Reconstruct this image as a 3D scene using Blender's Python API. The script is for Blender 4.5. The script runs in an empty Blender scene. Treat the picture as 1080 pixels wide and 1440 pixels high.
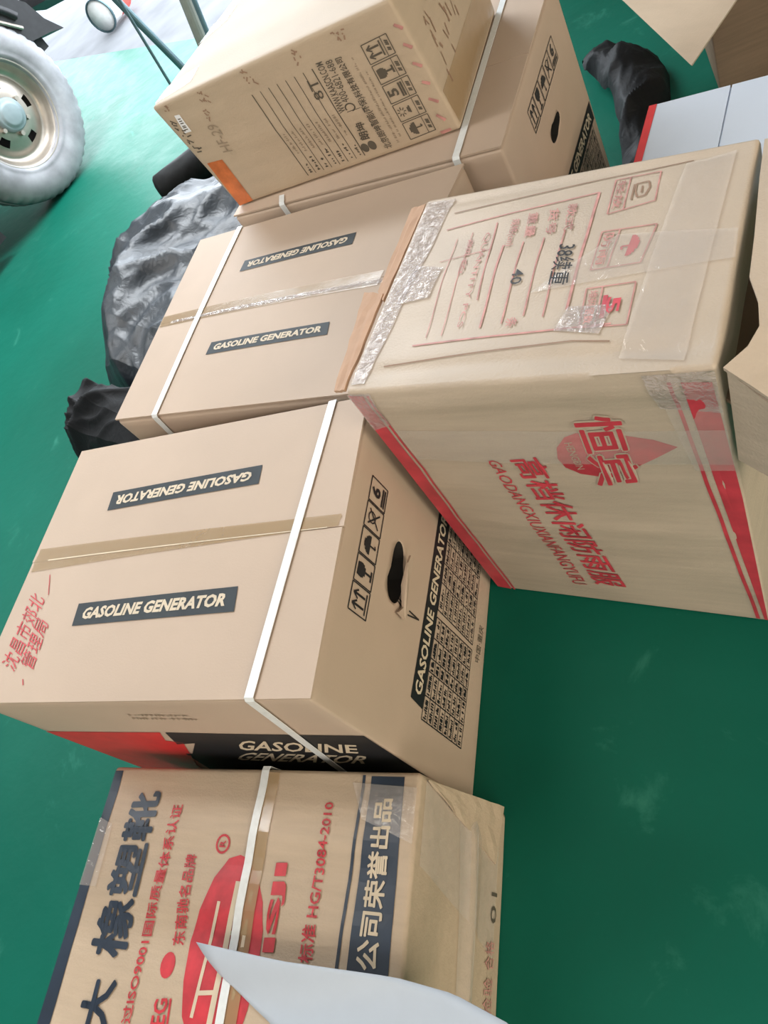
import bpy, bmesh, math, random
from mathutils import Vector, Matrix, noise
random.seed(7)
scene = bpy.context.scene
C = scene.collection

# ------------------------------------------------------------------ camera
R = ((0.8706, 0.1557, -0.4667), (-0.1240, -0.8485, -0.5144), (-0.4761, 0.5057, -0.7195))
cam_d = bpy.data.cameras.new('camera')
cam_d.sensor_fit = 'VERTICAL'; cam_d.sensor_height = 36.0
cam_d.lens = 1050.49 / 1440 * 36.0
cam_d.clip_start = 0.02
cam = bpy.data.objects.new('camera', cam_d); C.objects.link(cam)
right, up, back = Vector(R[0]), -Vector(R[1]), -Vector(R[2])
up = (up - right * up.dot(right)).normalized(); right.normalize(); back = right.cross(up)
M = Matrix((right, up, back)).transposed().to_4x4(); M.translation = Vector((1.2798, -0.2689, 1.3489))
cam.matrix_world = M
scene.camera = cam

# ------------------------------------------------------------------ light
scene.view_settings.view_transform = 'Standard'
scene.view_settings.look = 'None'
scene.view_settings.gamma = 1.0
scene.view_settings.use_curve_mapping = False
scene.view_settings.exposure = 0.0
world = bpy.data.worlds.new('overcast_sky'); scene.world = world
world.use_nodes = True
bg = world.node_tree.nodes['Background']
bg.inputs[0].default_value = (0.86, 0.93, 1.0, 1); bg.inputs[1].default_value = 9.0

UA, VA = Vector((0.847, -0.532, 0)), Vector((0.532, 0.847, 0))      # along the doorway wall / outward through it
def room(u, v, z): return UA * u + VA * v + Vector((0, 0, z))
THRESH = 3.01
D0, D1, DH = -8.4, -1.9, 3.6                                          # doorway: from, to, height

def area(name, loc, direction, sx, sy, power, col, portal=False):
    l = bpy.data.lights.new(name, 'AREA'); l.shape = 'RECTANGLE'; l.size = sx; l.size_y = sy
    l.energy = power; l.color = col
    if portal: l.cycles.is_portal = True
    o = bpy.data.objects.new(name, l); C.objects.link(o); o.location = loc
    o.rotation_euler = Vector(direction).to_track_quat('-Z', 'Y').to_euler()
    return o
area('doorway_portal', room((D0 + D1) / 2, THRESH + 0.05, DH / 2), -VA, D1 - D0, DH, 1, (1, 1, 1), True)
for k, (u, v) in enumerate(((-1.2, 0.3), (3.2, 0.6), (0.8, -2.6), (3.4, -2.2), (-2.9, 2.3), (-3.0, -0.5))):  # overhead lamps; the left pair is unseen fill added to brighten the floor
    area('ceiling_and_fill_light', room(u, v, 3.4), (0, 0, -1), 1.9, 0.6, (30, 10, 48, 50, 150, 66)[k], (1.0, 0.93, 0.86) if k < 4 else (0.93, 0.97, 1.0))

area('right_fill_light', room(4.35, -1.3, 1.75), -UA, 2.0, 1.6, 52, (1.0, 0.88, 0.72))  # unseen fill, no window built; added to brighten right and front faces
area('right_fill_light', room(4.35, 1.35, 1.75), -UA, 2.0, 1.6, 98, (1.0, 0.86, 0.66))  # second unseen warm fill, added for the sides that face right

# ------------------------------------------------------------------ materials
def new_mat(name):
    m = bpy.data.materials.new(name); m.use_nodes = True
    return m, m.node_tree.nodes, m.node_tree.links, m.node_tree.nodes['Principled BSDF']
def plain(name, col, rough=0.6, metal=0.0, spec=0.5, var=0.06, scale=30):
    m, n, l, b = new_mat(name)
    b.inputs['Roughness'].default_value = rough; b.inputs['Metallic'].default_value = metal
    b.inputs['Specular IOR Level'].default_value = spec
    tc = n.new('ShaderNodeTexCoord'); nz = n.new('ShaderNodeTexNoise'); nz.inputs['Scale'].default_value = scale
    nz.inputs['Detail'].default_value = 4
    l.new(tc.outputs['Object'], nz.inputs['Vector'])
    r = n.new('ShaderNodeValToRGB')
    r.color_ramp.elements[0].position = 0.3; r.color_ramp.elements[1].position = 0.7
    r.color_ramp.elements[0].color = (*[c * (1 - var) for c in col], 1)
    r.color_ramp.elements[1].color = (*[min(1, c * (1 + var)) for c in col], 1)
    l.new(nz.outputs['Fac'], r.inputs['Fac']); l.new(r.outputs['Color'], b.inputs['Base Color'])
    return m
def cardboard(name, col, stain=0.12, streak=(1, 1, 14), rough=0.62, bump=0.12):
    m, n, l, b = new_mat(name)
    b.inputs['Roughness'].default_value = rough; b.inputs['Specular IOR Level'].default_value = 0.35
    tc = n.new('ShaderNodeTexCoord')
    big = n.new('ShaderNodeTexNoise'); big.inputs['Scale'].default_value = 3.2; big.inputs['Detail'].default_value = 5
    l.new(tc.outputs['Object'], big.inputs['Vector'])
    mp = n.new('ShaderNodeMapping'); mp.inputs['Scale'].default_value = streak
    l.new(tc.outputs['Object'], mp.inputs['Vector'])
    st = n.new('ShaderNodeTexNoise'); st.inputs['Scale'].default_value = 9; st.inputs['Detail'].default_value = 4
    l.new(mp.outputs['Vector'], st.inputs['Vector'])
    fine = n.new('ShaderNodeTexNoise'); fine.inputs['Scale'].default_value = 260; fine.inputs['Detail'].default_value = 2
    l.new(tc.outputs['Object'], fine.inputs['Vector'])
    r = n.new('ShaderNodeValToRGB')
    r.color_ramp.elements[0].position = 0.32; r.color_ramp.elements[1].position = 0.68
    r.color_ramp.elements[0].color = (*[c * (1 - stain) for c in col], 1)
    r.color_ramp.elements[1].color = (*[min(1, c * (1 + stain * 0.7)) for c in col], 1)
    ad = n.new('ShaderNodeMath'); ad.operation = 'ADD'
    m1 = n.new('ShaderNodeMath'); m1.operation = 'MULTIPLY'; m1.inputs[1].default_value = 0.55
    m2 = n.new('ShaderNodeMath'); m2.operation = 'MULTIPLY'; m2.inputs[1].default_value = 0.45
    l.new(big.outputs['Fac'], m1.inputs[0]); l.new(st.outputs['Fac'], m2.inputs[0])
    l.new(m1.outputs[0], ad.inputs[0]); l.new(m2.outputs[0], ad.inputs[1]); l.new(ad.outputs[0], r.inputs['Fac'])
    l.new(r.outputs['Color'], b.inputs['Base Color'])
    bp = n.new('ShaderNodeBump'); bp.inputs['Strength'].default_value = bump; bp.inputs['Distance'].default_value = 0.004
    ad2 = n.new('ShaderNodeMath'); ad2.operation = 'ADD'
    l.new(fine.outputs['Fac'], ad2.inputs[0]); l.new(st.outputs['Fac'], ad2.inputs[1])
    l.new(ad2.outputs[0], bp.inputs['Height']); l.new(bp.outputs['Normal'], b.inputs['Normal'])
    return m
def tape_mat(name, col, opacity, rough, wrinkle, scale=60, gloss=0.6):
    m, n, l, b = new_mat(name)
    b.inputs['Base Color'].default_value = (*col, 1); b.inputs['Roughness'].default_value = rough
    b.inputs['Specular IOR Level'].default_value = 0.8
    tc = n.new('ShaderNodeTexCoord'); nz = n.new('ShaderNodeTexNoise'); nz.inputs['Scale'].default_value = scale
    nz.inputs['Detail'].default_value = 3; nz.inputs['Distortion'].default_value = 0.8
    l.new(tc.outputs['Object'], nz.inputs['Vector'])
    bp = n.new('ShaderNodeBump'); bp.inputs['Strength'].default_value = wrinkle; bp.inputs['Distance'].default_value = 0.01
    l.new(nz.outputs['Fac'], bp.inputs['Height']); l.new(bp.outputs['Normal'], b.inputs['Normal'])
    gl = n.new('ShaderNodeBsdfGlossy'); gl.inputs['Roughness'].default_value = rough
    l.new(bp.outputs['Normal'], gl.inputs['Normal'])
    fr = n.new('ShaderNodeFresnel'); fr.inputs['IOR'].default_value = 1.55
    l.new(bp.outputs['Normal'], fr.inputs['Normal'])
    fm = n.new('ShaderNodeMath'); fm.operation = 'MULTIPLY'; fm.inputs[1].default_value = gloss
    l.new(fr.outputs[0], fm.inputs[0])
    tr = n.new('ShaderNodeBsdfTransparent')
    mx = n.new('ShaderNodeMixShader'); mx.inputs[0].default_value = opacity
    l.new(tr.outputs[0], mx.inputs[1]); l.new(b.outputs[0], mx.inputs[2])
    mx2 = n.new('ShaderNodeMixShader'); l.new(fm.outputs[0], mx2.inputs[0])
    l.new(mx.outputs[0], mx2.inputs[1]); l.new(gl.outputs[0], mx2.inputs[2])
    l.new(mx2.outputs[0], n['Material Output'].inputs['Surface'])
    return m

KRAFT = (0.51, 0.40, 0.315)
M_gen = cardboard('generator_kraft', KRAFT, 0.06, (1, 1, 1), 0.6, 0.05)
M_small = cardboard('small_kraft', (0.49, 0.395, 0.295), 0.09, (1, 1, 6), 0.6, 0.1)
M_coat = cardboard('rainwear_kraft', (0.52, 0.435, 0.35), 0.13, (1, 1, 9), 0.5, 0.2)
M_boot = cardboard('boot_kraft', (0.51, 0.405, 0.30), 0.12, (1, 9, 9), 0.5, 0.2)
M_kraft_dark = cardboard('shaded_kraft', (0.24, 0.165, 0.11), 0.2)  # brown with shade put into it, for the far carton and gap sheet
M_kraft_edge = plain('kraft_edge', (0.52, 0.33, 0.22), 0.8)
M_white_card = cardboard('white_card', (0.54, 0.61, 0.72), 0.05, (1, 1, 1), 0.5, 0.04)
M_ink = plain('black_ink', (0.018, 0.019, 0.022), 0.5, spec=0.3)
M_slate = plain('slate_ink', (0.030, 0.040, 0.048), 0.55, spec=0.25, var=0.15)
M_navy = plain('navy_ink', (0.022, 0.036, 0.062), 0.42, var=0.25, scale=14)
M_cream = plain('cream_ink', (0.62, 0.53, 0.40), 0.6)
M_red = plain('red_ink', (0.52, 0.035, 0.05), 0.5, var=0.2, scale=40)
M_redband = plain('red_band_ink', (0.62, 0.03, 0.035), 0.4, var=0.1)
M_coatred = plain('rainwear_red_ink', (0.55, 0.05, 0.075), 0.45, var=0.22, scale=20)
M_faintred = plain('faint_red_ink', (0.52, 0.25, 0.23), 0.6, var=0.25, scale=50)
M_brownline = plain('faded_brown_ink', (0.30, 0.19, 0.13), 0.6)
M_greyink = plain('grey_ink', (0.10, 0.085, 0.065), 0.6)
M_faintgrey = plain('faint_grey_ink', (0.30, 0.235, 0.17), 0.6)
M_orange = plain('orange_tape', (0.55, 0.155, 0.05), 0.35, var=0.35, scale=28)
M_sticker = plain('white_sticker', (0.8, 0.82, 0.86), 0.35)
M_strap = plain('white_strap', (0.74, 0.78, 0.80), 0.35, var=0.05, scale=90)
M_tan_tape = tape_mat('tan_tape', (0.52, 0.36, 0.19), 0.55, 0.22, 0.12, 18)
M_clear = tape_mat('clear_tape', (0.92, 0.86, 0.82), 0.22, 0.12, 0.30, 45, 0.18)
M_clear_wrinkled = tape_mat('wrinkled_clear_tape', (0.88, 0.80, 0.80), 0.32, 0.10, 0.8, 80)
M_dark_hole = plain('dark_hollow', (0.02, 0.018, 0.016), 0.9)  # black stands for shade inside the hand holes; also draws tear lines
M_rubber = plain('tyre_rubber', (0.27, 0.27, 0.29), 0.6, var=0.3, scale=9)
M_steel = plain('wheel_steel', (0.42, 0.37, 0.32), 0.38, 0.75, var=0.2, scale=8)
M_hub = plain('hub_paint', (0.25, 0.31, 0.33), 0.5, 0.2)
M_black_metal = plain('black_underbody', (0.012, 0.012, 0.014), 0.55, var=0.3)
M_pipe = plain('pipe_steel', (0.10, 0.16, 0.18), 0.4, 0.6)
M_pipe2 = plain('dull_pipe', (0.20, 0.20, 0.17), 0.55, 0.3)
M_blackblock = plain('black_rubber_block', (0.008, 0.008, 0.008), 0.6, spec=0.12, var=0.4)
M_white_plastic = plain('white_sheet_plastic', (0.46, 0.52, 0.60), 0.5, var=0.02)
M_truckwhite = plain('truck_white', (0.8, 0.8, 0.8), 0.35)
M_lampred = plain('bucket_red', (0.7, 0.08, 0.06), 0.4)

def tarp_mat(name, col, rough, spec=0.5):
    m, n, l, b = new_mat(name)
    b.inputs['Base Color'].default_value = (*col, 1); b.inputs['Roughness'].default_value = rough
    b.inputs['Specular IOR Level'].default_value = spec
    tc = n.new('ShaderNodeTexCoord'); nz = n.new('ShaderNodeTexNoise'); nz.inputs['Scale'].default_value = 22
    nz.inputs['Detail'].default_value = 6; nz.inputs['Distortion'].default_value = 1.5
    l.new(tc.outputs['Object'], nz.inputs['Vector'])
    bp = n.new('ShaderNodeBump'); bp.inputs['Strength'].default_value = 0.25; bp.inputs['Distance'].default_value = 0.012
    l.new(nz.outputs['Fac'], bp.inputs['Height']); l.new(bp.outputs['Normal'], b.inputs['Normal'])
    return m
M_tarp = tarp_mat('black_tarp', (0.020, 0.027, 0.036), 0.40, 0.55)
M_bag = tarp_mat('black_bag', (0.007, 0.008, 0.010), 0.6, 0.2)

def floor_mat():
    m, n, l, b = new_mat('green_epoxy')
    tc = n.new('ShaderNodeTexCoord')
    big = n.new('ShaderNodeTexNoise'); big.inputs['Scale'].default_value = 0.9; big.inputs['Detail'].default_value = 6
    l.new(tc.outputs['Object'], big.inputs['Vector'])
    r = n.new('ShaderNodeValToRGB')
    r.color_ramp.elements[0].position = 0.3; r.color_ramp.elements[0].color = (0.002, 0.090, 0.058, 1)
    r.color_ramp.elements[1].position = 0.72; r.color_ramp.elements[1].color = (0.005, 0.130, 0.090, 1)
    l.new(big.outputs['Fac'], r.inputs['Fac'])
    # worn, dusty flakes
    fl = n.new('ShaderNodeTexNoise'); fl.inputs['Scale'].default_value = 5.5; fl.inputs['Detail'].default_value = 8
    fl.inputs['Roughness'].default_value = 0.68; fl.inputs['Distortion'].default_value = 0.5
    l.new(tc.outputs['Object'], fl.inputs['Vector'])
    fr = n.new('ShaderNodeValToRGB')
    fr.color_ramp.elements[0].position = 0.60; fr.color_ramp.elements[0].color = (0, 0, 0, 1)
    fr.color_ramp.elements[1].position = 0.72; fr.color_ramp.elements[1].color = (0.55, 0.55, 0.55, 1)
    l.new(fl.outputs['Fac'], fr.inputs['Fac'])
    mx = n.new('ShaderNodeMixRGB'); mx.inputs[2].default_value = (0.04, 0.22, 0.16, 1)
    l.new(fr.outputs['Color'], mx.inputs[0]); l.new(r.outputs['Color'], mx.inputs[1])
    l.new(mx.outputs['Color'], b.inputs['Base Color'])
    rr = n.new('ShaderNodeMapRange'); rr.inputs['To Min'].default_value = 0.34; rr.inputs['To Max'].default_value = 0.60
    l.new(fl.outputs['Fac'], rr.inputs['Value']); l.new(rr.outputs['Result'], b.inputs['Roughness'])
    b.inputs['Specular IOR Level'].default_value = 0.14
    sm = n.new('ShaderNodeTexNoise'); sm.inputs['Scale'].default_value = 14; sm.inputs['Detail'].default_value = 5
    l.new(tc.outputs['Object'], sm.inputs['Vector'])
    bp = n.new('ShaderNodeBump'); bp.inputs['Strength'].default_value = 0.10; bp.inputs['Distance'].default_value = 0.02
    l.new(sm.outputs['Fac'], bp.inputs['Height']); l.new(bp.outputs['Normal'], b.inputs['Normal'])
    return m
M_floor = floor_mat()
M_concrete = plain('pale_concrete', (0.16, 0.165, 0.175), 0.9, spec=0.1, var=0.15, scale=3)
M_wall = plain('grey_wall', (0.30, 0.28, 0.26), 0.9, var=0.04, scale=3)

# ------------------------------------------------------------------ mesh helpers
def world_offset(parent):
    v = Vector((0, 0, 0))
    while parent is not None:
        v += parent.location; parent = parent.parent
    return v
def obj(name, verts, faces, mat, parent=None, smooth=False):
    off = world_offset(parent)
    me = bpy.data.meshes.new(name)
    me.from_pydata([tuple(Vector(v) - off) for v in verts], [], faces)
    me.materials.append(mat)
    if smooth:
        for p in me.polygons: p.use_smooth = True
    me.update()
    o = bpy.data.objects.new(name, me); C.objects.link(o)
    if parent is not None: o.parent = parent
    return o
def obj_bm(name, bm, mat, parent=None, smooth=False):
    off = world_offset(parent)
    if off.length: bmesh.ops.translate(bm, verts=bm.verts, vec=-off)
    bmesh.ops.recalc_face_normals(bm, faces=bm.faces)
    me = bpy.data.meshes.new(name); bm.to_mesh(me); bm.free(); me.materials.append(mat)
    if smooth:
        for p in me.polygons: p.use_smooth = True
    o = bpy.data.objects.new(name, me); C.objects.link(o)
    if parent is not None: o.parent = parent
    return o
def thing(name, label, cat, loc=(0, 0, 0), group=None):
    o = bpy.data.objects.new(name, None); C.objects.link(o); o.location = loc
    o.empty_display_size = 0.1
    o['label'] = label; o['category'] = cat
    if group: o['group'] = group
    return o
def tag(o, label, cat, group=None):
    o['label'] = label; o['category'] = cat
    if group: o['group'] = group
    return o
def struct(o): o['kind'] = 'structure'; return o
def slab(corners_top, thick, normal=None):
    """solid plate from a quad of 3-D corners, thickness downwards along its normal"""
    c = [Vector(p) for p in corners_top]
    nn = normal or (c[1] - c[0]).cross(c[3] - c[0]).normalized()
    v = c + [p - nn * thick for p in c]
    return v, [(0, 1, 2, 3), (7, 6, 5, 4), (0, 4, 5, 1), (1, 5, 6, 2), (2, 6, 7, 3), (3, 7, 4, 0)]
def tube(p0, p1, r, seg=12, cap=True):
    p0, p1 = Vector(p0), Vector(p1); d = (p1 - p0).normalized()
    a = d.orthogonal().normalized(); b = d.cross(a)
    v, f = [], []
    for p in (p0, p1):
        for k in range(seg):
            t = 2 * math.pi * k / seg; v.append(p + (a * math.cos(t) + b * math.sin(t)) * r)
    for k in range(seg): f.append((k, (k + 1) % seg, seg + (k + 1) % seg, seg + k))
    if cap: f += [tuple(reversed(range(seg))), tuple(range(seg, 2 * seg))]
    return v, f

# ------------------------------------------------------------------ the setting
def quad_floor(name, u0, u1, v0, v1, z, t, mat):
    v, f = slab([room(u0, v0, z), room(u1, v0, z), room(u1, v1, z), room(u0, v1, z)], t, Vector((0, 0, 1)))
    return struct(obj(name, v, f, mat))
quad_floor('floor', -9, 4.5, -4.5, THRESH, 0, 0.1, M_floor)
# broken edge of the doorway threshold and the apron beyond it
bm = bmesh.new(); N = 90; ring = []
for i in range(N + 1):
    u = -22 + 34 * i / N
    ring.append((u, THRESH + 0.015 + 0.02 * noise.noise(Vector((u * 3, 0, 0)))))
tv = [bm.verts.new(room(u, v, -0.012)) for u, v in ring]; bv = [bm.verts.new(room(u, 24, -0.012)) for u, v in ring]
tl = [bm.verts.new(room(u, v, -0.1)) for u, v in ring]
for i in range(N):
    bm.faces.new((tv[i], tv[i + 1], bv[i + 1], bv[i])); bm.faces.new((tl[i], tl[i + 1], tv[i + 1], tv[i]))
struct(obj_bm('trim_1', bm, M_concrete))
def wall(name, pts, thick_dir, mat):
    c = [Vector(p) for p in pts]; v = c + [p + thick_dir for p in c]
    return struct(obj(name, v, [(0, 1, 2, 3), (7, 6, 5, 4), (0, 4, 5, 1), (1, 5, 6, 2), (2, 6, 7, 3), (3, 7, 4, 0)], mat))
CZ = 3.9
# doorway wall in three pieces joined into one mesh (left, right, lintel)
bm = bmesh.new()
for u0, u1, z0, z1 in ((-9, D0, 0, CZ), (D1, 4.5, 0, CZ), (D0, D1, DH, CZ)):
    vs = [bm.verts.new(room(u, v, z)) for v in (THRESH, THRESH + 0.2) for u, z in ((u0, z0), (u1, z0), (u1, z1), (u0, z1))]
    for q in ((0, 1, 2, 3), (7, 6, 5, 4), (0, 4, 5, 1), (1, 5, 6, 2), (2, 6, 7, 3), (3, 7, 4, 0)):
        bm.faces.new([vs[i] for i in q])
struct(obj_bm('wall_back', bm, M_wall))
wall('wall_left', [room(-9, -4.5, 0), room(-9, THRESH, 0), room(-9, THRESH, CZ), room(-9, -4.5, CZ)], -UA * 0.2, M_wall)
wall('wall_right', [room(4.5, -4.5, 0), room(4.5, THRESH, 0), room(4.5, THRESH, CZ), room(4.5, -4.5, CZ)], UA * 0.2, M_wall)
wall('wall_front', [room(-9, -4.5, 0), room(4.5, -4.5, 0), room(4.5, -4.5, CZ), room(-9, -4.5, CZ)], -VA * 0.2, M_wall)
wall('ceiling', [room(-9, -4.5, CZ), room(4.5, -4.5, CZ), room(4.5, THRESH + .2, CZ), room(-9, THRESH + .2, CZ)], Vector((0, 0, 0.2)), M_wall)

# ------------------------------------------------------------------ cartons
CORN = {
'A': {(0,0,0):(-0.0034,-0.0037,0.0000), (0,0,1):(-0.0049,-0.0053,0.5763), (0,1,0):(-0.0046,0.5351,0.0000), (0,1,1):(-0.0066,0.5396,0.5763), (1,0,0):(0.6975,-0.0045,0.0000), (1,0,1):(0.7036,-0.0002,0.5763), (1,1,0):(0.6921,0.5140,0.0000), (1,1,1):(0.6888,0.5096,0.5763)},
'B': {(0,0,0):(0.0441,0.6126,0.0000), (0,0,1):(0.0508,0.6094,0.5751), (0,1,0):(0.0937,1.1751,0.0000), (0,1,1):(0.0843,1.1717,0.5751), (1,0,0):(0.6736,0.5208,0.0000), (1,0,1):(0.6691,0.5218,0.5751), (1,1,0):(0.7940,1.0775,0.0000), (1,1,1):(0.8037,1.0759,0.5751)},
'C': {(0,0,0):(0.1802,1.2092,0.0000), (0,0,1):(0.1789,1.2113,0.5789), (0,1,0):(0.2811,1.7776,0.0000), (0,1,1):(0.2811,1.7776,0.5789), (1,0,0):(0.8810,1.0799,0.0000), (1,0,1):(0.8817,1.0775,0.5789), (1,1,0):(0.9620,1.6785,0.0000), (1,1,1):(0.9553,1.6871,0.5789)},
'D': {(0,0,0):(0.1892,1.2414,0.5810), (0,0,1):(0.1559,1.2451,0.8596), (0,1,0):(0.2459,1.6591,0.5810), (0,1,1):(0.2580,1.6402,0.8596), (1,0,0):(0.7882,1.1886,0.5810), (1,0,1):(0.7692,1.1764,0.8596), (1,1,0):(0.8262,1.6247,0.5810), (1,1,1):(0.8262,1.6247,0.8596)},
'HB': {(0,0,0):(0.7114,0.4416,0.0000), (0,0,1):(0.7204,0.4371,0.6658), (0,1,0):(0.7983,0.8472,0.0000), (0,1,1):(0.7981,0.8490,0.6658), (1,0,0):(1.2211,0.3324,0.0000), (1,0,1):(1.2268,0.3419,0.6658), (1,1,0):(1.3063,0.7272,0.0000), (1,1,1):(1.3048,0.7226,0.6658)},
'E': {(0,0,0):(0.1315,-0.5448,0.0000), (0,0,1):(0.1315,-0.5448,0.3321), (0,1,0):(0.1173,-0.0445,0.0000), (0,1,1):(0.1183,-0.0442,0.3321), (1,0,0):(0.7768,-0.5238,0.0000), (1,0,1):(0.7768,-0.5238,0.3321), (1,1,0):(0.7643,-0.0164,0.0000), (1,1,1):(0.7545,-0.0286,0.3321)},
}
FACES = {'top': ((0,0,1),(1,0,1),(1,1,1),(0,1,1)), 'front': ((0,0,0),(1,0,0),(1,0,1),(0,0,1)),
         'right': ((1,0,0),(1,1,0),(1,1,1),(1,0,1)), 'left': ((0,1,0),(0,0,0),(0,0,1),(0,1,1)),
         'back': ((1,1,0),(0,1,0),(0,1,1),(1,1,1)), 'bottom': ((0,1,0),(1,1,0),(1,0,0),(0,0,0))}
def edge_fall(u, v): 
    return min(1.0, 16 * max(0, u) * max(0, 1 - u)) * min(1.0, 16 * max(0, v) * max(0, 1 - v))
class Carton:
    def __init__(s, key, name, label, mat, bulge=0.004, wrinkle=0.0, crease=None, drop=0.0, group=None, cat='cardboard box', corners=None):
        s.c = {k: Vector(v) for k, v in (corners or CORN[key]).items()}
        s.mat, s.bulge, s.wrinkle, s.crease, s.seed = mat, bulge, wrinkle, crease or {}, hash(key) % 50 if False else sum(map(ord, key))
        base = sum((s.c[k] for k in s.c if k[2] == 0), Vector()) / 4
        s.root = thing(name, label, cat, base, group)
        s.drop = drop
    def P(s, face, u, v):
        a, b, c, d = (s.c[k] for k in FACES[face])
        return a * (1 - u) * (1 - v) + b * u * (1 - v) + c * u * v + d * (1 - u) * v
    def nrm(s, face):
        a, b, c, d = (s.c[k] for k in FACES[face])
        return ((b - a) + (c - d)).cross((d - a) + (c - b)).normalized()
    def S(s, face, u, v, lift=0.0):
        uu, vv = min(1, max(0, u)), min(1, max(0, v))
        h = s.bulge * math.sin(math.pi * uu) * math.sin(math.pi * vv) if face != 'bottom' else 0
        if s.wrinkle and face != 'bottom':
            h += s.wrinkle * edge_fall(uu, vv) * noise.noise(Vector((uu * 2.2, vv * 5.0, s.seed + len(face))))
        for (cv, depth, w, tilt) in s.crease.get(face, ()):          # dents running along u
            d = (vv - cv - tilt * uu) / w
            h += depth * math.exp(-d * d) * min(1.0, 10 * uu * (1 - uu))
        return s.P(face, u, v) + s.nrm(face) * (h + lift)
    def body(s, n=26, lower=None, hole=None, round_=0.004):
        """closed carton body; lower = how far each top corner of the body sits under the flaps"""
        keep = dict(s.c)
        if lower:
            for k, dz in lower.items(): s.c[k] = s.c[k] - Vector((0, 0, dz))
        bm = bmesh.new(); lay = bm.faces.layers.int.new('side')
        for fi, face in enumerate(FACES):
            g = [[bm.verts.new(s.S(face, i / n, j / n)) for j in range(n + 1)] for i in range(n + 1)]
            for i in range(n):
                for j in range(n):
                    f = bm.faces.new((g[i][j], g[i + 1][j], g[i + 1][j + 1], g[i][j + 1])); f[lay] = fi
        bmesh.ops.remove_doubles(bm, verts=bm.verts, dist=0.0004)
        ed = [e for e in bm.edges if len(e.link_faces) == 2 and e.link_faces[0][lay] != e.link_faces[1][lay]]
        bmesh.ops.bevel(bm, geom=ed, offset=round_, segments=2, affect='EDGES', profile=0.5, clamp_overlap=True)
        s.c = keep
        o = obj_bm('body', bm, s.mat, s.root, True)
        if hole:
            face, u, v, lu, lv = hole
            c0 = s.S(face, u, v); n_ = s.nrm(face)
            du = (s.P(face, u + .01, v) - s.P(face, u, v)).normalized(); dv = n_.cross(du)
            vs, fs = [], []; K = 24
            for dz in (0.02, -0.05):
                for k in range(K):
                    t = 2 * math.pi * k / K
                    x = math.copysign(abs(math.cos(t)) ** 0.7, math.cos(t)) * lu
                    y = math.copysign(abs(math.sin(t)) ** 0.9, math.sin(t)) * lv * (1 + 0.35 * (x < 0))
                    vs.append(c0 + du * x + dv * y + n_ * dz)
            for k in range(K): fs.append((k, (k + 1) % K, K + (k + 1) % K, K + k))
            fs += [tuple(reversed(range(K))), tuple(range(K, 2 * K))]
            cut = obj('cutter', vs, fs, M_dark_hole)
            bb = bmesh.new(); bb.from_mesh(cut.data); bmesh.ops.recalc_face_normals(bb, faces=bb.faces); bb.to_mesh(cut.data); bb.free()
            md = o.modifiers.new('hand_hole', 'BOOLEAN'); md.operation = 'DIFFERENCE'; md.object = cut; md.solver = 'EXACT'
            try: md.material_mode = 'TRANSFER'
            except Exception: pass
            bpy.context.view_layer.update()
            dg = bpy.context.evaluated_depsgraph_get()
            me = bpy.data.meshes.new_from_object(o.evaluated_get(dg))
            o.modifiers.clear(); o.data = me
            bpy.data.objects.remove(cut)
        return o
    def flap(s, v0, v1, thick=0.004, n=22, over=0.0, lift=0.0):
        """one top flap of the carton, its upper side being the carton's top surface"""
        m = 10; vs, fs = [], []
        for dz in (0, -thick):
            for i in range(n + 1):
                for j in range(m + 1):
                    u = -over + (1 + 2 * over) * i / n; v = v0 + (v1 - v0) * j / m
                    vs.append(s.S('top', u, v, dz + lift))
        k = (n + 1) * (m + 1); id_ = lambda i, j, l: l * k + i * (m + 1) + j
        for i in range(n):
            for j in range(m):
                fs.append((id_(i, j, 0), id_(i + 1, j, 0), id_(i + 1, j + 1, 0), id_(i, j + 1, 0)))
                fs.append((id_(i, j + 1, 1), id_(i + 1, j + 1, 1), id_(i + 1, j, 1), id_(i, j, 1)))
        for i in range(n):
            fs.append((id_(i, 0, 1), id_(i + 1, 0, 1), id_(i + 1, 0, 0), id_(i, 0, 0)))
            fs.append((id_(i, m, 0), id_(i + 1, m, 0), id_(i + 1, m, 1), id_(i, m, 1)))
        for j in range(m):
            fs.append((id_(0, j, 0), id_(0, j + 1, 0), id_(0, j + 1, 1), id_(0, j, 1)))
            fs.append((id_(n, j, 1), id_(n, j + 1, 1), id_(n, j + 1, 0), id_(n, j, 0)))
        return obj('top_flap', vs, fs, s.mat, s.root)
    # --- flat print ---
    def _map(s, face, quad, x, y, lift):
        a, b, c, d = quad
        u = a[0]*(1-x)*(1-y) + b[0]*x*(1-y) + c[0]*x*y + d[0]*(1-x)*y
        v = a[1]*(1-x)*(1-y) + b[1]*x*(1-y) + c[1]*x*y + d[1]*(1-x)*y
        return s.S(face, u, v, lift)
    def panel(s, face, quad, mat, name, parent=None, lift=0.0010, n=14, m=6, shape=None, jag=0.0):
        """a printed or taped area filling a quad given in face coordinates"""
        vs, fs = [], []
        for i in range(n + 1):
            for j in range(m + 1):
                x, y = i / n, j / m
                if jag and i in (0, n): x += jag * noise.noise(Vector((y * 7, i, s.seed)))
                vs.append(s._map(face, quad, x, y, lift))
        for i in range(n):
            for j in range(m):
                q = i * (m + 1) + j; fs.append((q, q + m + 1, q + m + 2, q + 1))
        if (vs[m + 1] - vs[0]).cross(vs[1] - vs[0]).dot(s.nrm(face)) < 0: fs = [tuple(reversed(f)) for f in fs]
        return obj(name, vs, fs, mat, parent or s.root)
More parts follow.
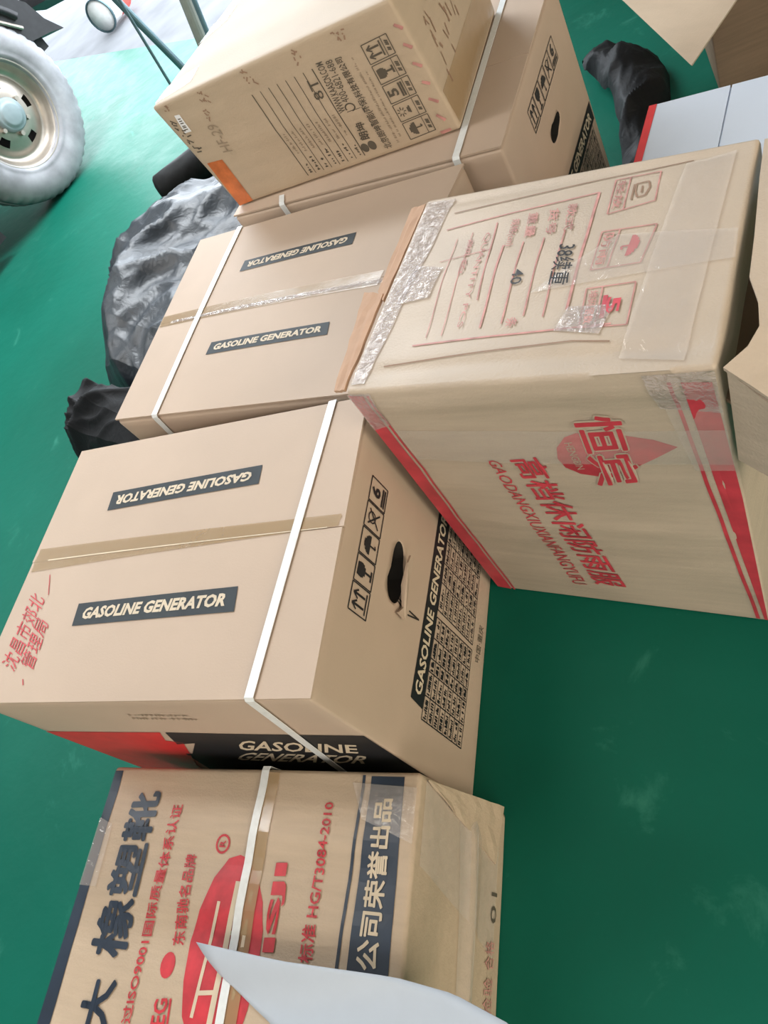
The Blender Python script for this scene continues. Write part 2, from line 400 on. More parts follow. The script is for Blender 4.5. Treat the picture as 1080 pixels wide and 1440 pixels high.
    def poly(s, face, pts, mat, name, parent=None, lift=0.0008, hub=None):
        """flat print with a free outline (u,v points); filled as a fan of triangles, cut fine"""
        bm = bmesh.new()
        vv = [bm.verts.new((p[0], p[1], 0)) for p in pts]
        bm.faces.new(vv)
        bmesh.ops.triangulate(bm, faces=bm.faces)
        bmesh.ops.subdivide_edges(bm, edges=bm.edges, cuts=2, use_grid_fill=True)
        bmesh.ops.triangulate(bm, faces=bm.faces)
        for v in bm.verts: v.co = s.S(face, v.co.x, v.co.y, lift)
        fs = [tuple(v.index for v in f.verts) for f in bm.faces]; bm.verts.index_update()
        fs = [tuple(v.index for v in f.verts) for f in bm.faces]
        vs = [v.co.copy() for v in bm.verts]; bm.free()
        return obj(name, vs, fs, mat, parent or s.root)
    def text(s, face, quad, body, mat, name='lettering', parent=None, lift=0.0013, bold=0.0, shear=0.0, fit_each=False):
        if s.wrinkle: lift += .0007
        vs, fs = text_mesh(body, bold, shear, fit_each)
        return obj(name, [s._map(face, quad, x, y, lift) for x, y in vs], fs, mat, parent or s.root)
    def strokes(s, face, segs, width, mat, name, parent=None, lift=0.0012):
        """thin ruled lines: segs of two (u,v) points, width in metres"""
        vs, fs = [], []
        a, b, c, d = (s.c[k] for k in FACES[face]); lu = (b - a).length; lv = (d - a).length
        for sg in segs:
            p, q = sg[0], sg[1]; w = sg[2] if len(sg) > 2 else width
            dx, dy = (q[0]-p[0]) * lu, (q[1]-p[1]) * lv; L = math.hypot(dx, dy) or 1
            nx, ny = -dy / L * w / 2 / lu, dx / L * w / 2 / lv
            K = max(1, int(L / 0.04)); b0 = len(vs)
            for k in range(K + 1):
                t = k / K; u, v = p[0] + (q[0]-p[0]) * t, p[1] + (q[1]-p[1]) * t
                vs.append(s.S(face, u - nx, v - ny, lift)); vs.append(s.S(face, u + nx, v + ny, lift))
            for k in range(K): fs.append((b0 + 2*k, b0 + 2*k + 2, b0 + 2*k + 3, b0 + 2*k + 1))
        return obj(name, vs, fs, mat, parent or s.root)
    def quad_strokes(s, face, quad, segs, width, mat, name, parent=None, lift=0.0012):
        """the same with points given inside a quad (0..1)"""
        def m(p):
            a, b, c, d = quad; x, y = p
            return (a[0]*(1-x)*(1-y) + b[0]*x*(1-y) + c[0]*x*y + d[0]*(1-x)*y, a[1]*(1-x)*(1-y) + b[1]*x*(1-y) + c[1]*x*y + d[1]*(1-x)*y)
        return s.strokes(face, [(m(g[0]), m(g[1])) + tuple(g[2:]) for g in segs], width, mat, name, parent, lift)
_cache = {}
def text_mesh(body, bold=0.0, shear=0.0, fit_each=False):
    key = (body, bold, shear); cjk = any(ord(ch) > 0x2E80 for ch in body)
    if key not in _cache:
        cu = bpy.data.curves.new('lettering', 'FONT'); cu.body = body; cu.resolution_u = 2; cu.offset = 0 if cjk else bold; cu.shear = shear
        o = bpy.data.objects.new('lettering', cu); C.objects.link(o); bpy.context.view_layer.update()
        me = bpy.data.meshes.new_from_object(o.evaluated_get(bpy.context.evaluated_depsgraph_get()))
        vs = [(v.co.x, v.co.y) for v in me.vertices]; fs = [tuple(p.vertices) for p in me.polygons]
        bpy.data.objects.remove(o); bpy.data.curves.remove(cu); bpy.data.meshes.remove(me)
        if cjk and bold:                                             # heavier strokes: the outline doubled in eight directions
            v0, f0 = vs, fs; vs, fs = [], []
            for k in range(8):
                dx, dy = bold * math.cos(k * math.pi / 4), bold * math.sin(k * math.pi / 4); b0 = len(vs)
                vs += [(x + dx, y + dy) for x, y in v0]; fs += [tuple(b0 + i for i in f) for f in f0]
        x0 = min(v[0] for v in vs); x1 = max(v[0] for v in vs); y0 = min(v[1] for v in vs); y1 = max(v[1] for v in vs)
        _cache[key] = ([((x - x0) / (x1 - x0), (y - y0) / (y1 - y0)) for x, y in vs], fs)
    return _cache[key]
def inset(q, x0, x1, y0, y1):
    a, b, c, d = q
    def m(x, y): return tuple(a[i]*(1-x)*(1-y) + b[i]*x*(1-y) + c[i]*x*y + d[i]*(1-x)*y for i in (0, 1))
    return [m(x0, y0), m(x1, y0), m(x1, y1), m(x0, y1)]
def ribbon(path, width, thick, mat, name, parent):
    """flat band: path of (centre, across, outward)"""
    vs, fs = [], []
    for c, a, n_ in path:
        a = Vector(a).normalized() * width / 2; n_ = Vector(n_)
        vs += [c - a, c + a, c + a + n_ * thick, c - a + n_ * thick]
    for i in range(len(path) - 1):
        b = 4 * i
        for k in range(4): fs.append((b + k, b + 4 + k, b + 4 + (k + 1) % 4, b + (k + 1) % 4))
    fs += [(3, 2, 1, 0), (len(vs) - 4, len(vs) - 3, len(vs) - 2, len(vs) - 1)]
    return obj(name, vs, fs, mat, parent)
def strap(box, top_uv0, top_uv1, front_uv1, width=0.0155, lift=0.0022, back=True):
    """strapping band over the top (front -> back) and down the front, round the back too"""
    path = []; nt, nf = box.nrm('top'), box.nrm('front')
    nb = box.nrm('back')
    f0 = (top_uv0[0], 1.0)
    for k in range(6, 0, -1):
        t = k / 6; u = f0[0] + (front_uv1[0] - f0[0]) * t; v = 1 + (front_uv1[1] - 1) * t - 0.012 * (1 - t)
        path.append((box.S('front', u, v, lift), box.P('front', u + .01, v) - box.P('front', u - .01, v), nf))
    ac = box.P('top', top_uv0[0] + .01, 0) - box.P('top', top_uv0[0] - .01, 0)
    path.append((box.S('top', top_uv0[0], 0.0) + (nt * 0.25 + nf) * lift - nt * 0.003, ac, (nt * .4 + nf).normalized()))
    path.append((box.S('top', top_uv0[0], 0.004) + (nt + nf * 0.3) * lift, ac, (nt + nf * .4).normalized()))
    for k in range(1, 17):
        t = k / 16; u = top_uv0[0] + (top_uv1[0] - top_uv0[0]) * t; v = 0.004 + (top_uv1[1] - 0.004) * t
        path.append((box.S('top', u, v, lift), ac, nt))
    if back:
        path.append((box.S('top', top_uv1[0], 1.0) + (nt + nb) * lift, ac, (nt + nb).normalized()))
        path.append((box.P('back', 1 - top_uv1[0], 0.9) + nb * lift, ac, nb))
        path.append((box.P('back', 1 - top_uv1[0], 0.03) + nb * lift, ac, nb))
    return ribbon(path, width, 0.0011, M_strap, 'strapping_band', box.root)

# --- handling marks used on several cartons -------------------------------------------------
def icon_segments(kind):
    if kind == 'arrows': return [((.3,.22),(.3,.8),.004),((.68,.22),(.68,.8),.004),((.3,.86),(.14,.62),.003),((.3,.86),(.46,.62),.003),((.68,.86),(.52,.62),.003),((.68,.86),(.84,.62),.003),((.12,.14),(.88,.14),.003)]
    if kind == 'glass': return [((.5,.12),(.5,.5),.004),((.3,.12),(.7,.12),.004)] + [((.5-w,.5+h),(.5+w,.5+h),.0055) for w,h in ((.16,.02),(.24,.1),(.27,.18),(.26,.26),(.24,.34))]
    if kind == 'umbrella': return [((.5,.14),(.5,.8),.003),((.5,.14),(.62,.2),.003)] + [((.5-w,.5+h),(.5+w,.5+h),.005) for w,h in ((.36,.0),(.33,.08),(.26,.16),(.15,.24))]
    if kind == 'cross': return [((.2,.2),(.8,.8),.003),((.2,.8),(.8,.2),.003)] + [((.5+.22*math.cos(t),.62+.2*math.sin(t)),(.5+.22*math.cos(t+.7),.62+.2*math.sin(t+.7)),.0025) for t in [k*.7 for k in range(9)]]
    if kind == 'six': return [((.12,.12),(.88,.12),.004),((.12,.24),(.88,.24),.004)]
    if kind == 'sun': return [((.5+.1*math.cos(t),.72+.1*math.sin(t)),(.5+.28*math.cos(t),.72+.22*math.sin(t)),.002) for t in [k*.785 for k in range(8)]] + [((.3,.3),(.7,.3),.0035),((.36,.38),(.64,.38),.0035)]
    return []
def frame_segs(w): return [((0,0),(1,0),w),((1,0),(1,1),w),((1,1),(0,1),w),((0,1),(0,0),w)]
def icon_row(box, face, quad, kinds, mat, frame=0.0022, gap=0.06, digit=None, caption=False):
    n = len(kinds)
    for k, kind in enumerate(kinds):
        q = inset(quad, k / n + gap / n / 2, (k + 1) / n - gap / n / 2, 0, 1)
        body = inset(q, 0, 1, .26, 1) if caption else q
        segs = frame_segs(frame)
        if caption: segs.append(((0, .26), (1, .26), frame * .8))
        f = box.quad_strokes(face, q, segs, frame, mat, 'handling_mark_frame')
        box.quad_strokes(face, body, icon_segments(kind), .003, mat, 'handling_symbol', f)
        if kind == 'six': box.text(face, inset(body, .3, .72, .38, .9), digit or '6', mat, 'lettering', f, bold=.03)
        if caption: box.quad_strokes(face, inset(q, .2, .8, .05, .2), [((x, .1), (x + .12, .9), .003) for x in (.05,.2,.5,.65,.8)], .003, mat, 'caption_print', f)
def pseudo_rows(box, face, quad, rows, mat, name, parent=None, w=0.0032, dens=22, seed=1):
    """rows of print too fine to read: short upright dashes"""
    rnd = random.Random(seed); segs = []
    for r in range(rows):
        y0, y1 = (r + .25) / rows, (r + .75) / rows; x = 0.02
        while x < .97:
            if rnd.random() < .82: segs.append(((x, y0), (x + .006, y1 if rnd.random() < .6 else (y0 + y1) / 2), w))
            if rnd.random() < .5: segs.append(((x, (y0+y1)/2), (x + .6 / dens, (y0+y1)/2), w * .8))
            x += 1 / dens * rnd.uniform(.6, 1.3)
    return box.quad_strokes(face, quad, segs, w, mat, name, parent)
def generator_side_print(box):
    """handling marks, title strip and the two model tables on a generator carton's end"""
    icon_row(box, 'right', [(.303,.815),(.775,.805),(.772,.894),(.299,.905)], ['arrows','glass','umbrella','cross','six'], M_ink)
    strip = [(.184,.438),(.972,.388),(.972,.472),(.194,.518)]
    p = box.panel('right', strip, M_ink, 'title_strip', n=20, m=3)
    box.text('right', [(.218,.456),(.930,.412),(.930,.458),(.218,.502)], 'GASOLINE GENERATOR', M_cream, 'lettering', p, lift=.0014, bold=.028)
    for x0, x1, cols, sd in ((.155,.531,(0,.22,.45,.58,.78,1),3), (.552,.930,(0,.30,.52,.78,1),4)):
        t0, t1 = (x0 - .155) / .64, (x1 - .155) / .64
        q = [(x0,.137 - .024*t0),(x1,.137 - .024*t1),(x1 - .01,.437 - .036*t1),(x0 - .002,.437 - .036*t0)]
        segs = [((0, r/8),(1, r/8), .0016) for r in range(9)] + [((c, 0),(c, 1), .0022) for c in cols]
        g = box.quad_strokes('right', q, segs, .0018, M_ink, 'model_table')
        for a, b in zip(cols[:-1], cols[1:]):
            pseudo_rows(box, 'right', inset(q, a + .02, b - .02, 0, 1), 8, M_ink, 'table_print', g, w=.0026, dens=9, seed=sd * 10 + int(a * 10))
    box.text('right', [(.507,.052),(.665,.035),(.660,.075),(.502,.090)], '中国·重庆', M_greyink, 'printed_lettering')

GREY_TOP = 'GASOLINE GENERATOR'
def name_plate(box, quad, tq):
    # parallelogram plate with clipped corners
    a, b, c, d = quad
    pts = [a, inset(quad, 0, .985, 0, 1)[1], inset(quad, 0, 1, .14, 1)[1], c, inset(quad, .012, 1, 0, 1)[3], inset(quad, 0, 1, 0, .86)[3]]
    p = box.panel('top', quad, M_slate, 'name_plate', n=16, m=4)
    box.text('top', tq, GREY_TOP, M_cream, 'lettering', p, lift=.0016, bold=.042, shear=.12)

# ---- first generator carton (nearest) ----
A = Carton('A', 'generator_carton', 'gasoline generator carton nearest the camera with red handwriting on its top', M_gen, bulge=.003, group='gasoline generator cartons')
A.body(lower={(0,0,1):.005,(1,0,1):.005,(1,1,1):.020,(0,1,1):.006}, hole=('right', .54, .695, .056, .019))
A.flap(0.0, .508, over=.007); A.flap(.511, 1.0, over=.010)
name_plate(A, [(.2665,.2475),(.772,.2575),(.7655,.339),(.2605,.326)], [(.292,.268),(.742,.277),(.742,.320),(.292,.309)])
name_plate(A, [(.741,.782),(.2215,.767),(.227,.689),(.7445,.7065)], [(.716,.762),(.248,.749),(.248,.708),(.716,.724)])
A.panel('top', [(.004,.470),(.997,.512),(.999,.553),(.004,.562)], M_tan_tape, 'packing_tape', lift=.0009, n=24, m=4, jag=.01)
A.panel('top', [(.06,.5075),(.97,.5085),(.97,.5115),(.06,.513)], M_cream, 'seam_line', lift=.0014, n=24, m=1)
A.text('top', [(.118,.10),(.122,.36),(.048,.39),(.048,.12)], '沈昌市郊北', M_red, 'handwriting', shear=.3)
A.text('top', [(.186,.105),(.176,.27),(.116,.29),(.122,.125)], '管理局', M_red, 'handwriting', shear=.3)
A.strokes('top', [((.125,.37),(.095,.45))], .002, M_red, 'pen_stroke'); A.strokes('top', [((.17,.055),(.16,.075))], .002, M_red, 'pen_stroke')
strap(A, (.866, 0), (.912, 1.0), (.735, .03))
generator_side_print(A)
# torn hand hole tongue
hc = A.S('right', .50, .66, .002); n_ = A.nrm('right')
du = (A.P('right', .6, .69) - A.P('right', .5, .69)).normalized(); dv = Vector((0, 0, 1))
tong = [(-.050,.012),(-.035,-.002),(.0,.010),(.035,.020),(.052,.014),(.056,.004),(.04,-.006),(.005,-.012),(-.03,-.022),(-.052,-.012)]
vs = []
for lift in (.008, .004):
    for i, (x, y) in enumerate(tong): vs.append(hc + du * x + dv * y + n_ * (lift + (.010 if i in (3,4,5) else 0)))
K = len(tong); fs = [tuple(range(K)), tuple(reversed(range(K, 2*K)))] + [(i, K + i, K + (i+1) % K, (i+1) % K) for i in range(K)]
obj('torn_tongue', vs, fs, M_gen, A.root)
A.strokes('right', [((.45,.672),(.435,.60)),((.435,.60),(.452,.53)),((.46,.665),(.452,.60)),((.452,.60),(.452,.53))], .003, M_dark_hole, 'tear_line')
# front: red and black band with lightning flash
A.poly('front', [(0.002,.722),(.437,.742),(.395,.66),(.44,.64),(.29,.36),(.25,.10),(.10,.06),(.002,.05)], M_redband, 'red_panel')
A.poly('front', [(.455,.742),(.998,.728),(.998,.10),(.25,.08),(.36,.52),(.385,.52),(.478,.64),(.408,.625)], M_ink, 'black_panel')
A.text('front', [(.585,.585),(.930,.574),(.944,.652),(.640,.684)], 'GASOLINE', M_cream, 'printed_lettering', bold=.02, shear=.3)
A.text('front', [(.500,.470),(.885,.470),(.925,.552),(.580,.560)], 'GENERATOR', M_cream, 'printed_lettering', bold=.02, shear=.3)
pseudo_rows(A, 'front', [(.44,.855),(.64,.845),(.642,.905),(.46,.91)], 2, M_faintgrey, 'faint_print', dens=16, seed=9)

# ---- second generator carton ----
B = Carton('B', 'generator_carton', 'middle gasoline generator carton with glossy taped seam, beside the black tarp', M_gen, bulge=.005, group='gasoline generator cartons')
B.body(lower={(0,0,1):.006,(1,0,1):.006,(1,1,1):.006,(0,1,1):.006}, round_=.008)
B.flap(0.004, .490); B.flap(.493, .998)
name_plate(B, [(.320,.2625),(.800,.2635),(.788,.3205),(.3215,.3215)], [(.345,.278),(.772,.279),(.768,.307),(.345,.308)])
name_plate(B, [(.727,.759),(.293,.759),(.293,.697),(.733,.697)], [(.706,.744),(.316,.744),(.316,.712),(.706,.712)])
B.panel('top', [(.004,.472),(.90,.455),(.90,.522),(.004,.532)], M_tan_tape, 'packing_tape', lift=.0009, n=24, m=4, jag=.01)
B.panel('top', [(.06,.478),(.93,.462),(.93,.482),(.06,.492)], M_clear_wrinkled, 'glossy_tape', lift=.0016, n=20, m=2)
strap(B, (.203, 0), (.184, 1.0), (.13, .04))

# ---- third generator carton (under the small one) ----
Cc = Carton('C', 'generator_carton', 'rearmost gasoline generator carton carrying the smaller stamped carton', M_gen, bulge=.001, group='gasoline generator cartons')
Cc.body(lower={(0,0,1):.006,(1,0,1):.006,(1,1,1):.008,(0,1,1):.006}, hole=('right', .51, .69, .05, .014), round_=.007)
Cc.flap(0.003, .497); Cc.flap(.50, .998)
generator_side_print(Cc)
strap(Cc, (.865, 0), (.836, 1.0), (.84, .04))
strap(Cc, (.222, 0), (.205, .05), (.235, .04), back=False)

# ---- small stamped carton on top ----
Dd = Carton('D', 'stamped_carton', 'smaller carton with company print and orange tape on top of the rearmost generator carton', M_small, bulge=.004, wrinkle=.002, cat='cardboard box')
Dd.body(round_=.006)
ln = []
for k in range(8):
    t = k / 7; x0, x1 = .399 + (.654 - .399) * t, .3765 + (.632 - .3765) * t
    ln.append(((x0, .80), (x1, .06), .0022 if k in (0, 7) else .0015))
Dd.strokes('front', ln, .0016, M_greyink, 'form_lines')
for k in range(7):
    x = .395 + .0363 * k
    pseudo_rows(Dd, 'front', [(x + .014, .08), (x + .018, .17 + .05 * (k % 2)), (x - .004, .17 + .05 * (k % 2)), (x - .008, .08)], 1, M_greyink, 'form_print', w=.0032, dens=5, seed=30 + k)
    pseudo_rows(Dd, 'front', [(x + .017, .26), (x + .02, .46), (x + .0, .46), (x - .004, .26)], 1, M_faintgrey, 'form_print', w=.0022, dens=14, seed=40 + k)
Dd.text('front', [(.635,.585),(.650,.74),(.612,.74),(.600,.585)], '8T', M_greyink, 'form_number')
Dd.text('front', [(.676,.442),(.702,.822),(.676,.824),(.648,.440)], 'WWW.KAASCN.COM', M_greyink, 'printed_lettering', bold=.01)
Dd.text('front', [(.708,.50),(.736,.81),(.710,.81),(.680,.50)], '400-6821-688', M_greyink, 'printed_lettering')
hb = [(.695 + .017 * math.cos(t), .455 + .03 * math.sin(t)) for t in [k * math.pi / 8 for k in range(-4, 10)]]
Dd.strokes('front', [(hb[i], hb[i+1]) for i in range(len(hb)-1)], .003, M_greyink, 'phone_ring')
for sx, w in ((-.014, .019), (.016, .020)):                            # twin-leaf logo
    Dd.poly('front', [(.664 + sx + w * .75 * math.cos(t), .118 + w * 2.0 * math.sin(t)) for t in [k * math.pi / 8 for k in range(16)]], M_greyink, 'leaf_logo')
Dd.text('front', [(.690,.175),(.706,.322),(.672,.325),(.652,.180)], '朗坤', M_greyink, 'printed_lettering', bold=.02)
Dd.strokes('front', [((.675,.43),(.727,.425))], .0014, M_greyink, 'form_rule')
Dd.text('front', [(.752,.050),(.773,.80),(.743,.802),(.716,.052)], '北京朗坤智能(环保)科技有限公司', M_greyink, 'printed_lettering', bold=.012)
pseudo_rows(Dd, 'front', [(.782,.055),(.806,.79),(.790,.79),(.765,.057)], 1, M_faintgrey, 'fine_print', w=.0018, dens=60, seed=60)
pseudo_rows(Dd, 'front', [(.800,.10),(.822,.66),(.810,.66),(.786,.10)], 1, M_faintgrey, 'fine_print', w=.0018, dens=50, seed=61)
pseudo_rows(Dd, 'front', [(.727,.25),(.742,.45),(.735,.45),(.718,.25)], 1, M_greyink, 'fine_print', w=.003, dens=5, seed=62)
icon_row(Dd, 'front', [(.920,.058),(.938,.826),(.846,.818),(.820,.049)], ['umbrella','sun','six','glass','arrows'], M_greyink, frame=.0018, digit='5', gap=.1, caption=True)
Dd.panel('front', [(.006,.004),(.080,.012),(.099,.433),(.026,.446)], M_orange, 'orange_tape', n=6, m=10)
Dd.panel('front', [(.045,.732),(.0765,.728),(.082,.876),(.059,.882)], M_sticker, 'barcode_sticker', n=3, m=4)
Dd.quad_strokes('front', [(.050,.745),(.072,.742),(.077,.862),(.062,.866)], [((.1, y),(.9, y),.0022) for y in (.1,.25,.35,.55,.7,.85)], .002, M_greyink, 'barcode')
ds = []
for p, q in (((.974,.847),(.995,.805)),((.97,.711),(.992,.670)),((.966,.574),(.99,.531)),((.962,.43),(.985,.40)),((.954,.302),(.98,.258)),((.949,.170),(.969,.110)),((.93,.03),(.97,.03))):
    ds.append((p, q, .006)); ds.append(((p[0] + .004, p[1] - .012), (q[0] - .004, q[1] - .006), .003))
Dd.strokes('front', ds, .005, M_faintred, 'red_stamp_dashes')
st = []; rnd = random.Random(5)
for cx, cy in ((.221,.917),(.431,.918),(.631,.907),(.801,.92),(.06,.93),(.19,.80)):
    for k in range(9):
        x, y = cx + rnd.uniform(-.014, .014), cy + rnd.uniform(-.045, .045)
        st.append(((x, y), (x + rnd.uniform(-.012, .012), y + rnd.uniform(-.03, .03)), .0028))
for k in range(0, len(st), 9): Dd.strokes('front', st[k:k + 9], .003, M_brownline, 'faded_stamp')['kind'] = 'stuff'
sc = []
for k in range(16):
    t = k / 15; x, y = .022 + .02 * rnd.random(), .86 - .30 * t
    sc.append(((x, y), (x + rnd.uniform(-.018, .022), y + rnd.uniform(-.04, .03)), .003))
Dd.strokes('front', sc, .003, M_greyink, 'marker_scribble')
Dd.text('front', [(.172,.47),(.196,.72),(.150,.72),(.128,.47)], 'HF-29', M_faintgrey, 'stamped_number', shear=.2)
Dd.panel('top', [(.003,.03),(.155,.10),(.142,.246),(.004,.176)], M_clear, 'clear_tape', n=8, m=4)
Dd.panel('top', [(.003,.55),(.10,.68),(.085,.855),(.004,.74)], M_clear, 'clear_tape', n=8, m=4)
for q in ([(.08,.35),(.2,.35),(.26,.75),(.1,.8)], [(.28,.5),(.42,.45),(.5,.85),(.32,.9)]):
    Dd.panel('right', q, M_faintred, 'worn_print', n=6, m=6) if False else None
Dd.panel('right', [(.02,.03),(.98,.03),(.98,.35),(.02,.30)], M_tan_tape, 'packing_tape', n=10, m=4)
lst = []
for k in range(26):
    x, y = rnd.uniform(.12,.5), rnd.uniform(.30,.95); lst.append(((x, y), (x + rnd.uniform(-.02,.02), y - rnd.uniform(.04,.12)), rnd.uniform(.002,.006)))
Dd.strokes('right', lst, .003, M_brownline, 'scuffed_print')['kind'] = 'stuff'

# ---- tall rainwear carton ----
H = Carton('HB', 'rainwear_carton', 'tall carton with red drop logo, red side stripes and torn taped flaps', M_coat, bulge=.006, wrinkle=.004,
           crease={'front': ((.945,.005,.030,.01),(.69,-.0025,.035,.02),(.46,.0025,.035,-.015),(.30,-.002,.035,.01)),
                   'top': ((.085,-.004,.03,.0),(.95,-.003,.025,0))})
H.body(n=60, round_=.006)
H.panel('front', [(.003,.012),(.062,.004),(.055,.985),(.004,.990)], M_coatred, 'red_stripe', n=4, m=30)
H.panel('front', [(.070,.004),(.079,.004),(.074,.985),(.066,.985)], M_coatred, 'red_pinstripe', n=1, m=30)
H.panel('front', [(.962,.014),(.974,.014),(.9005,.975),(.8915,.975)], M_coatred, 'red_pinstripe', n=1, m=30)
H.poly('front', [(.987,.012),(.997,.010),(.9975,.60),(.985,.965),(.921,.972),(.95,.52)], M_coatred, 'red_stripe')
H.text('front', [(.400,.748),(.450,.128),(.568,.122),(.498,.757)], '高档休闲防雨服', M_coatred, 'printed_lettering', bold=.016)
H.text('front', [(.326,.742),(.362,.105),(.418,.118),(.364,.742)], 'GAODANGXIUXIANFANGYUFU', M_coatred, 'printed_lettering', shear=.15)
drop = H.poly('front', [(.629,.835),(.594,.822),(.560,.787),(.548,.749),(.557,.711),(.592,.688),(.647,.678),(.712,.691),(.775,.724),(.874,.781),(.82,.807),(.759,.822),(.701,.832)], M_coatred, 'drop_logo')
LQ = [(.634,.893),(.626,.640),(.764,.660),(.764,.893)]
H.text('front', LQ, '恒宾', M_coat, 'lettering_outline', drop, lift=.0014, bold=.055)
H.text('front', inset(LQ, .02, .98, .03, .97), '恒宾', M_coatred, 'lettering', drop, lift=.0019, bold=.018)
H.text('front', [(.588,.806),(.590,.706),(.612,.709),(.611,.808)], 'HENGBIN', M_coat, 'lettering', drop, lift=.0014)
# top form
H.strokes('top', [((.141,.873),(.845,.946))], .0022, M_brownline, 'outer_rule'); H.strokes('top', [((.104,.106),(.654,.1414)),((.654,.1414),(.75,.13))], .0022, M_brownline, 'outer_rule')
fr = [((.136,.783),(.611,.845)),((.611,.845),(.6176,.281),.004),((.179,.188),(.743,.1985),.003),((.366,.634),(.3816,.2375),.0032)]
fr += [((.4276,.637),(.4427,.247)),((.4884,.643),(.5005,.273)),((.5446,.664),(.5565,.260)),((.3155,.77),(.344,.369)),((.24,.74),(.265,.22),.0014),((.19,.72),(.215,.22),.0014),((.16,.60),(.33,.625),.0014)]
H.strokes('top', fr, .0024, M_faintred, 'red_form')
def up_text(q, body, mat, name='printed_lettering', bold=.01, **k): return H.text('top', q, body, mat, name, bold=bold, **k)
up_text([(.530,.803),(.540,.659),(.568,.658),(.559,.802)], '款式', M_faintred)
up_text([(.477,.793),(.489,.654),(.518,.654),(.507,.792)], '货号', M_faintred)
up_text([(.414,.789),(.426,.656),(.456,.655),(.445,.787)], '重量', M_faintred)
up_text([(.360,.769),(.370,.622),(.402,.622),(.392,.768)], '规格(cm)', M_faintred)
up_text([(.540,.590),(.546,.388),(.602,.390),(.600,.588)], '38续重', M_ink, 'handwriting', bold=.004, shear=.2)
up_text([(.430,.488),(.433,.418),(.466,.419),(.464,.488)], '40', M_ink, 'handwriting', bold=.004)
for q, t in (([(.285,.72),(.305,.25),(.325,.25),(.306,.72)], 'QUANTITY PCS'), ([(.235,.70),(.25,.50),(.27,.50),(.255,.70)], '颜色')):
    up_text(q, t, M_faintred, bold=0)
up_text([(.455,.27),(.458,.225),(.49,.225),(.487,.27)], '条', M_faintred)
for q, tx, sym in (([(.6537,.628),(.795,.629),(.778,.453),(.6535,.443)], '防雨', 'umb'), ([(.648,.90),(.768,.907),(.7735,.75),(.653,.716)], '轻放', 'hand'), ([(.656,.362),(.778,.371),(.782,.189),(.664,.193)], '堆码层数', 'five')):
    f = H.quad_strokes('top', q, frame_segs(.002) + [((.34, 0), (.34, 1), .002)], .002, M_faintred, 'handling_mark_frame')
    a, b, c, d = q
    qq = inset(q, .07, .27, .08, .92); H.text('top', [qq[0], qq[3], qq[2], qq[1]], tx, M_faintred, 'lettering', f, bold=.01)
    r = inset(q, .42, .9, .12, .88); rq = [r[0], r[3], r[2], r[1]]
    if sym == 'five': H.text('top', inset(rq, .25, .78, .15, .75), '5', M_coatred, 'lettering', f, bold=.03); H.quad_strokes('top', rq, [((.15,.05),(.9,.05),.006)], .006, M_coatred, 'handling_symbol', f)
    elif sym == 'umb': H.quad_strokes('top', rq, icon_segments('umbrella'), .003, M_coatred, 'handling_symbol', f)
    else: H.quad_strokes('top', rq, [((.2,.2),(.2,.75)),((.2,.75),(.5,.85)),((.5,.85),(.8,.7)),((.8,.7),(.8,.35)),((.8,.35),(.5,.2)),((.5,.2),(.2,.2)),((.35,.5),(.65,.5)),((.2,.1),(.85,.1))], .0025, M_brownline, 'handling_symbol', f)
# clear tape on the top and over the corners
H.panel('top', [(.012,.03),(.060,.03),(.120,.97),(.014,.975)], M_clear_wrinkled, 'clear_tape', n=6, m=26, lift=.002)
H.panel('top', [(.06,.40),(.175,.41),(.185,.56),(.075,.60)], M_clear_wrinkled, 'clear_tape', n=8, m=8, lift=.0026)
H.panel('top', [(.50,.37),(.995,.43),(.99,.56),(.70,.60)], M_clear, 'clear_tape', n=20, m=6, lift=.002)
H.panel('top', [(.78,.06),(.93,.03),(.95,.95),(.83,.93)], M_clear, 'clear_tape', n=8, m=24, lift=.0025)
H.panel('top', [(.60,.19),(.72,.16),(.74,.28),(.62,.29)], M_clear_wrinkled, 'clear_tape', n=8, m=6, lift=.002)
H.panel('front', [(.86,.90),(.995,.88),(.995,.995),(.84,.995)], M_clear_wrinkled, 'clear_tape', n=10, m=6, lift=.002)
H.panel('front', [(.90,.70),(.995,.70),(.995,.90),(.87,.90)], M_clear, 'clear_tape', n=10, m=6, lift=.002)
H.panel('front', [(.003,.86),(.075,.88),(.085,.995),(.003,.995)], M_clear_wrinkled, 'clear_tape', n=6, m=8, lift=.002)
H.panel('front', [(.08,.74),(.995,.72),(.995,.83),(.08,.86)], M_clear, 'clear_tape', n=22, m=4, lift=.0018)
